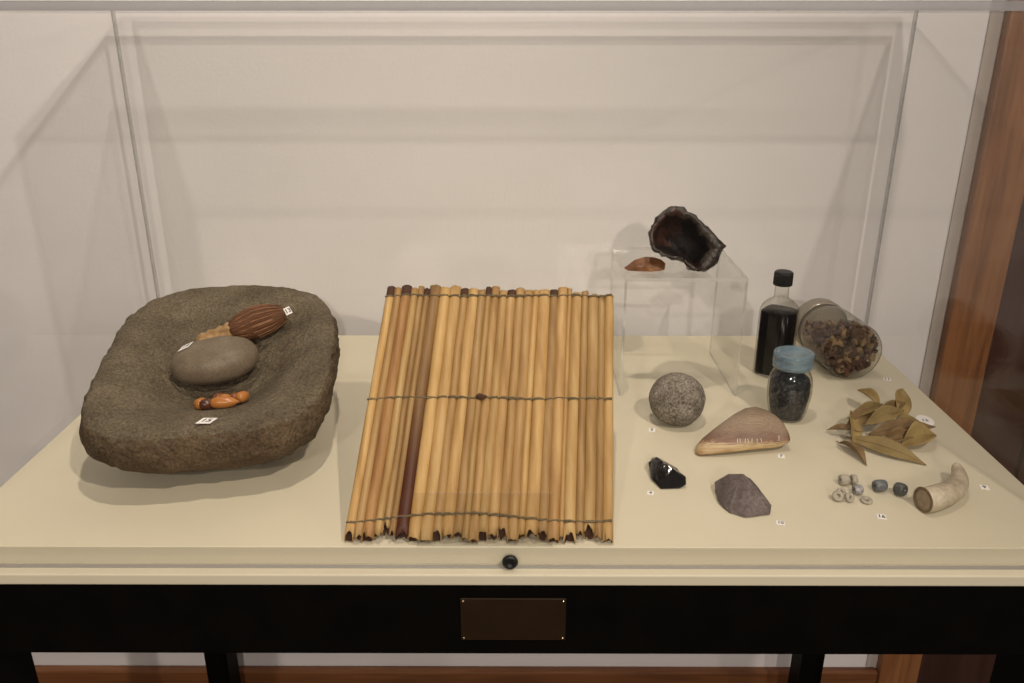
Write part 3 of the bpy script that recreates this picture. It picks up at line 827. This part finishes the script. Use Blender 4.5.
# ------------------------------------------------------------------ obsidian and flint
obm = mat('obsidian', (.004, .004, .0045, 1), (.008, .008, .009, 1), .12, 50, .35, 90, .6)
v, f = hull([(.1360, .1230, .004), (.1365, .1330, .009), (.1415, .1430, .009), (.1490, .1420, .009), (.1625, .1230, .008), (.1690, .1090, .006), (.1670, .0985, .004), (.1610, .0965, .001), (.1430, .0955, .001), (.1365, .1090, .003), (.1475, .1190, .0180), (.1430, .1300, .0175), (.1560, .1120, .0150), (.1420, .1420, 0), (.1370, .1180, 0), (.1440, .0990, 0), (.1620, .1000, 0), (.1600, .1180, 0)], .0011, 2, 110, 1)
v = [(a, b_, max(0, c)) for a, b_, c in v]
ob = obj('obsidian_chunk', v, f, obm, None, False)
tag(ob, 'small glossy black chunk of obsidian beside its number tag', 'obsidian')
flm = mat('flint', (.075, .058, .055, 1), (.115, .092, .088, 1), .6, 40, .5, 140, .35, c3=(.17, .14, .135, 1), speck=.3, sscale=350)
v, f = hull([(.1950, .0960, .008), (.1940, .0880, .002), (.2110, .1040, .012), (.2120, .1120, .008), (.2260, .1030, .010), (.2310, .0830, .012), (.2390, .0580, .006), (.2360, .0500, .001), (.2120, .0455, .001), (.2000, .0530, .002), (.1930, .0680, .003), (.2170, .0820, .0250), (.2060, .0760, .0170), (.2260, .0640, .0190), (.2260, .0880, .0170), (.2060, .0900, .0200), (.1970, .0930, 0), (.2020, .1040, 0), (.2230, .0980, 0), (.2360, .0600, 0), (.2140, .0480, 0), (.1970, .0600, 0)], .0010, 2, 130, 5)
v = [(a, b_, max(0, c)) for a, b_, c in v]
fo = obj('flint_chunk', v, f, flm, None, False)
tag(fo, 'angular grey-purple chunk of flint near the front edge', 'flint')

# ------------------------------------------------------------------ dried leaves
def leaf_mat(name, a, b_, c):
    return mat(name, a, b_, .6, 45, .4, 160, .3, c3=c, stretch=(1, 1, 1))
LM = [leaf_mat('leaf_olive', (.16, .112, .045, 1), (.22, .160, .066, 1), (.28, .21, .09, 1)),
      leaf_mat('leaf_yellow', (.20, .138, .052, 1), (.28, .20, .080, 1), (.34, .25, .11, 1)),
      leaf_mat('leaf_brown', (.12, .075, .034, 1), (.18, .115, .052, 1), (.24, .16, .075, 1))]
def leaf(p0, p1, w, curl, arch, mt, label, roll=0.0, twist=0.0):
    w *= 1.28; roll = -abs(roll) - .25 if abs(p1[0] - p0[0]) > .02 and p1[0] > p0[0] else (abs(roll) + .25 if abs(p1[0] - p0[0]) > .02 else roll)
    p0, p1 = Vector(p0), Vector(p1); d = p1 - p0; L = d.length; dn = d.normalized()
    side = dn.cross(Vector((0, 0, 1))).normalized(); up = side.cross(dn)
    n1, n2 = 18, 8; top = []
    for i in range(n1 + 1):
        s = i / n1
        wd = w * max(.03, math.sin(pi * min(1, s * .97 + .02)) ** 1.05) * (1.1 - .3 * s)
        row = []
        for j in range(n2 + 1):
            a = (j / n2 - .5) * 2
            th = roll + twist * (s - .5)
            lat = a * wd; rise = curl * wd * abs(a) ** 1.6 + .0006 * nz((s * 7, a * 2, L * 99), 1.5, w * 1000)
            c_, s_ = math.cos(th), math.sin(th)
            row.append(p0 + d * s + side * (lat * c_ - rise * s_) + up * (lat * s_ + rise * c_ + arch * math.sin(pi * s)))
        top.append(row)
    v = []; f = []; m = n2 + 1
    for row in top: v += row
    lowz = min(q_.z for q_ in v)
    if lowz < .0004: v = [q_ + Vector((0, 0, .0004 - lowz)) for q_ in v]
    for i in range(n1):
        for j in range(n2):
            f.append((i * m + j, (i + 1) * m + j, (i + 1) * m + j + 1, i * m + j + 1))
    o = obj('dried_leaf', v, f, mt, None, True)
    sm = o.modifiers.new('thickness', 'SOLIDIFY'); sm.thickness = .0005; sm.offset = 1
    # midrib and stalk
    rib = [top[i][n2 // 2] + up * .0004 + (Vector((0, 0, .0004 - lowz)) if lowz < .0004 else Vector()) for i in range(n1 + 1)]
    st = [rib[0] - dn * .004] + rib
    vv, ff = tube(st, [.0006] + [.0005 * (1 - .8 * i / n1) for i in range(n1 + 1)], 5)
    vv = [(a, b_, max(c, .0002)) for a, b_, c in vv]
    obj('midrib', vv, ff, mt, o, True)
    tag(o, label, 'leaf', 'dried leaves in the pile')
    return o
LEAVES = [
 ((.3665, .1990, .0060), (.4270, .1500, .0010), .0085, .25, .004, LM[0], 'long flat olive leaf pointing to the lower right at the front of the leaf pile', .25, .2),
 ((.3640, .1830, .0040), (.3850, .2480, .0150), .0080, .5, .004, LM[1], 'upright folded yellow leaf at the left end of the leaf pile', -.5, .3),
 ((.3540, .1950, .0020), (.3650, .1480, .0010), .0065, .8, .005, LM[2], 'curled leaf tip hanging toward the viewer at the left end of the pile', .4, .5),
 ((.3770, .2060, .0100), (.3490, .2200, .0050), .0040, .9, .002, LM[2], 'thin brown leaf poking out at the far left of the leaf pile', 0, .6),
 ((.4180, .2520, .0180), (.4120, .3020, .0160), .0052, 1.0, .003, LM[1], 'narrow rolled leaf pointing to the upper left over the back of the pile', .2, .5),
 ((.4300, .2280, .0140), (.4580, .2880, .0240), .0095, .3, .003, LM[1], 'broad yellow leaf with its tip pointing up at the back of the pile', -.35, .3),
 ((.3880, .2140, .0150), (.4400, .2400, .0190), .0070, .5, .004, LM[0], 'olive leaf lying across the middle of the pile toward the upper right', .45, .2),
 ((.3860, .1990, .0110), (.4640, .2140, .0120), .0078, .4, .003, LM[2], 'longest leaf crossing the pile from left to right above the front leaf', .35, .3),
 ((.4150, .1840, .0040), (.4620, .2060, .0060), .0105, .9, .005, LM[1], 'cupped leaf curling upward at the right end of the leaf pile', -.2, .5),
 ((.3700, .2200, .0090), (.4140, .2480, .0140), .0080, .35, .003, LM[2], 'brown leaf half hidden at the back left of the leaf pile', .3, .2),
 ((.3960, .1900, .0060), (.4350, .1960, .0080), .0065, 1.1, .003, LM[2], 'dark curled leaf under the middle of the pile, behind the long front leaf', .3, .6),
 ((.3780, .2320, .0140), (.4230, .2560, .0190), .0050, 1.0, .002, LM[0], 'thin dark-edged leaf along the top of the pile', .3, .3),
 ((.4000, .2240, .0180), (.4480, .2560, .0210), .0055, .9, .002, LM[2], 'slim brown leaf laid on top of the pile toward the upright yellow leaf', .4, .3),
 ((.4180, .2210, .0100), (.4560, .2290, .0100), .0050, .9, .002, LM[0], 'dark narrow leaf tip beside the white oval tag', .2, .4),
]
for p0, p1, *rest_ in LEAVES: leaf((p0[0] - .0055, p0[1] - .0075, p0[2]), (p1[0] - .0055, p1[1] - .0075, p1[2]), *rest_)

# ------------------------------------------------------------------ beads
def bead(p, r, L, ax, hole, mt, label, bul=.12):
    p = Vector(p); a, u, w = frame(ax)
    prof = [(hole, .04), (r * .80, 0), (r * .96, .10), (r * (1 + bul * .3), .3), (r * (1 + bul * .5), .5), (r * (1 + bul * .3), .7), (r * .96, .90), (r * .80, 1.0), (hole, .96)]
    rs = []
    for q_, h in prof:
        rs.append([p + a * ((h - .5) * L) + (u * math.cos(2 * pi * j / 24) + w * math.sin(2 * pi * j / 24)) * q_ * (1 + .05 * nz((j * .4, h * 3, r * 1000), 1.0)) for j in range(24)])
    rs.append(rs[0])
    v, f = rings(rs, False, False)
    lowz = min(q_[2] for q_ in v); v = [(q_[0], q_[1], q_[2] - lowz) for q_ in v]
    o = obj('bead', v, f, mt, None, True); tag(o, label, 'bead', 'beads in the small cluster'); return o
bw = mat('white_shell_bead', (.28, .25, .20, 1), (.44, .40, .33, 1), .5, 300, .3, 600)
bg = mat('grey_marbled_bead', (.11, .11, .115, 1), (.28, .27, .28, 1), .4, 260, c3=(.5, .48, .47, 1))
bb = mat('blue_grey_bead', (.085, .095, .105, 1), (.15, .16, .165, 1), .35, 160)
bd = mat('green_grey_bead', (.045, .052, .052, 1), (.085, .092, .09, 1), .4, 160)
def rest(px, py): return (px, py, 0)
BEADS = [((.3310, .1175), .0058, .0100, (1, .05, 0), .0018, bw, 'larger white tube bead at the back left of the bead cluster'),
         ((.3405, .1180), .0056, .0060, (1, .05, 0), .0018, bw, 'short white bead at the right end of the white tube bead'),
         ((.3375, .1000), .0054, .0090, (1, .1, 0), .0017, bg, 'grey marbled bead in front of the white tube bead'),
         ((.3145, .0885), .0056, .0050, (-.25, -.8, .55), .0016, bw, 'leftmost pale round bead with its hole facing the viewer'),
         ((.3250, .0870), .0050, .0045, (.3, -.8, .6), .0016, bw, 'pale round bead just right of the leftmost bead'),
         ((.3215, .0985), .0046, .0045, (.1, -.5, .8), .0015, bw, 'pale bead tucked behind the two front round beads'),
         ((.3410, .0860), .0058, .0030, (0, -.15, 1), .0018, bw, 'flat ring bead lying at the front right of the cluster'),
         ((.3635, .1060), .0062, .0130, (1, .1, 0), .0016, bb, 'barrel-shaped blue-grey bead between the cluster and the dark bead'),
         ((.3800, .0985), .0066, .0110, (.5, -.7, .2), .0015, bd, 'dark green-grey rounded bead nearest the antler tip')]
for (px, py), r_, L_, ax, ho, mt, lb in BEADS:
    r_ *= .9; L_ *= .9
    bead((px - (.0100 if px > .36 else .0075), py - .0125, .006), r_, L_, ax, ho, mt, lb)

# ------------------------------------------------------------------ antler tip
anm = mat('antler', (.28, .23, .16, 1), (.43, .37, .275, 1), .55, 45, .35, 160, .35, c3=(.55, .49, .385, 1), speck=.14, sscale=300)
anc = mat('antler_core', (.25, .19, .12, 1), (.36, .29, .20, 1), .8, 160, .4, 400)
anr = mat('antler_rim', (.13, .085, .045, 1), (.19, .13, .07, 1), .7, 100)
PA = [(.3820, .0580, .0122), (.3930, .0615, .0120), (.4050, .0670, .0114), (.4180, .0755, .0115), (.4280, .0860, .0108), (.4345, .0965, .0108), (.4385, .1060, .0120), (.4400, .1135, .0145), (.4400, .1170, .0155)]
RA = [.0120, .0119, .0112, .0103, .0092, .0081, .0068, .0053, .0032]
def smooth_path(P, R, m=4):
    P = [Vector(p_) for p_ in P]; o_, r_ = [], []
    for i in range(len(P) - 1):
        p0, p1, p2, p3 = P[max(i - 1, 0)], P[i], P[i + 1], P[min(i + 2, len(P) - 1)]
        for k in range(m):
            t = k / m
            o_.append(.5 * (2 * p1 + (p2 - p0) * t + (2 * p0 - 5 * p1 + 4 * p2 - p3) * t * t + (3 * p1 - p0 - 3 * p2 + p3) * t ** 3))
            r_.append(R[i] + (R[i + 1] - R[i]) * t)
    o_.append(P[-1]); r_.append(R[-1]); return o_, r_
PA = [(a - .0040, b_, c) for a, b_, c in PA]
sp_, sr_ = smooth_path(PA, RA)
v, f = tube(sp_, sr_, 32)
v = [(a, b_, max(c + .0012 * fbm((a, b_, c), 60, 3), .0)) for a, b_, c in v]
an = obj('antler_tip', v, f, anm, None)
tag(an, 'curved pale cream antler tip with a sawn end facing the viewer', 'antler')
axa = (sp_[1] - sp_[0]).normalized()
c_ = sp_[0]
v, f = lathe([(.0118, .0), (.0122, .0010), (.0119, .0016), (.0106, .0018), (.0102, .0010)], 32, c_ + axa * .001, -axa, cs=False, ce=False)
v = [(a, b_, max(c, 0)) for a, b_, c in v]
e1 = obj('cut_rim', v, f, anr, an); e1['label'] = 'dark brown rim of the sawn end'
v, f = lathe([(.0106, .0002), (.0104, .0010), (.006, .0012), (.001, .0012)], 32, c_ + axa * .001, -axa)
e2 = obj('cut_core', v, f, anc, an); e2['label'] = 'tan porous core of the sawn end'

# ------------------------------------------------------------------ number tags lying on the surface
TG = [('5', (.1535, .2210), .007, .0080, 'white number tag in front of the round stone ball'),
      ('4', (.1320, .0885), .0065, .0068, 'white number tag at the lower left of the black obsidian'),
      ('10', (.2420, .0375), .0075, .0068, 'white number tag at the lower right of the grey flint'),
      ('7', (.2790, .1615), .0070, .0075, 'white number tag below the right end of the striped shell'),
      ('16', (.3375, .0480), .0080, .0080, 'white number tag in front of the bead cluster'),
      ('9', (.4585, .1000), .0080, .0080, 'white number tag to the right of the antler tip'),
      ('11', (.4720, .3620), .0090, .0090, 'white number tag in front of the jar lying on its side')]
for s, (px, py), w, h, lb in TG:
    paper_tag(s, (px, py, .0002), (0, 0, 1), (1, -.25, 0), w, h, None, lb)
paper_tag('12', (.4665, .2450, .0003), (0, -.02, 1), (1, -.15, 0), .0190, .0270, None, 'white oval number tag at the right edge of the leaf pile', oval=True, size=.0075)

# ------------------------------------------------------------------ light
def lamp(name, kind, loc, power, col, size, target=None, spot=None, blend=.4):
    l = bpy.data.lights.new(name, kind); l.energy = power; l.color = col
    if kind in ('POINT', 'SPOT'): l.shadow_soft_size = size
    if kind == 'AREA': l.size = size
    if spot: l.spot_size = math.radians(spot); l.spot_blend = blend
    o = bpy.data.objects.new(name, l); COL.objects.link(o)
    o.location = Vector(loc) + Vector((0, 0, ZT))
    if target is not None:
        o.rotation_euler = (Vector(target) - Vector(loc)).to_track_quat('-Z', 'Y').to_euler()
    return o
WARM = (1, .870, .735)
SOFT = (1, .875, .765)
lamp('track_spot_key', 'SPOT', (.78, -1.15, 1.75), 112, WARM, .03, (-.50, .28, 0), 70, 1.0)
lamp('track_spot_top', 'SPOT', (-.02, .04, 1.85), 60, WARM, .025, (-.25, .22, 0), 58, 1.0)
lamp('track_spot_far', 'SPOT', (.36, -2.75, 1.22), 94, SOFT, .03, (-.15, .5, .25), 64, 1.0)
lamp('track_spot_left', 'POINT', (-.7, -2.4, 1.55), 80, SOFT, .04)
lamp('track_spot_right', 'POINT', (2.3, -1.5, 1.25), 32, SOFT, .04)

w = bpy.data.worlds.new('gallery_air'); bpy.context.scene.world = w; w.use_nodes = True
w.node_tree.nodes['Background'].inputs[0].default_value = (1, .90, .78, 1)
w.node_tree.nodes['Background'].inputs[1].default_value = .10

# ------------------------------------------------------------------ camera
cam = bpy.data.cameras.new('camera'); cam.sensor_width = 36; cam.lens = 842 / 1024 * 36; cam.clip_start = .02
co = bpy.data.objects.new('camera', cam); COL.objects.link(co)
co.location = (.001, -.615, .428 + ZT)
co.rotation_euler = (pi / 2 - math.radians(21.11), 0, math.radians(.18))
sc_ = bpy.context.scene; sc_.camera = co
sc_.cycles.transparent_max_bounces = 40
sc_.cycles.max_bounces = 10
sc_.view_settings.view_transform = 'Standard'
sc_.view_settings.look = 'None'
sc_.view_settings.exposure = 0
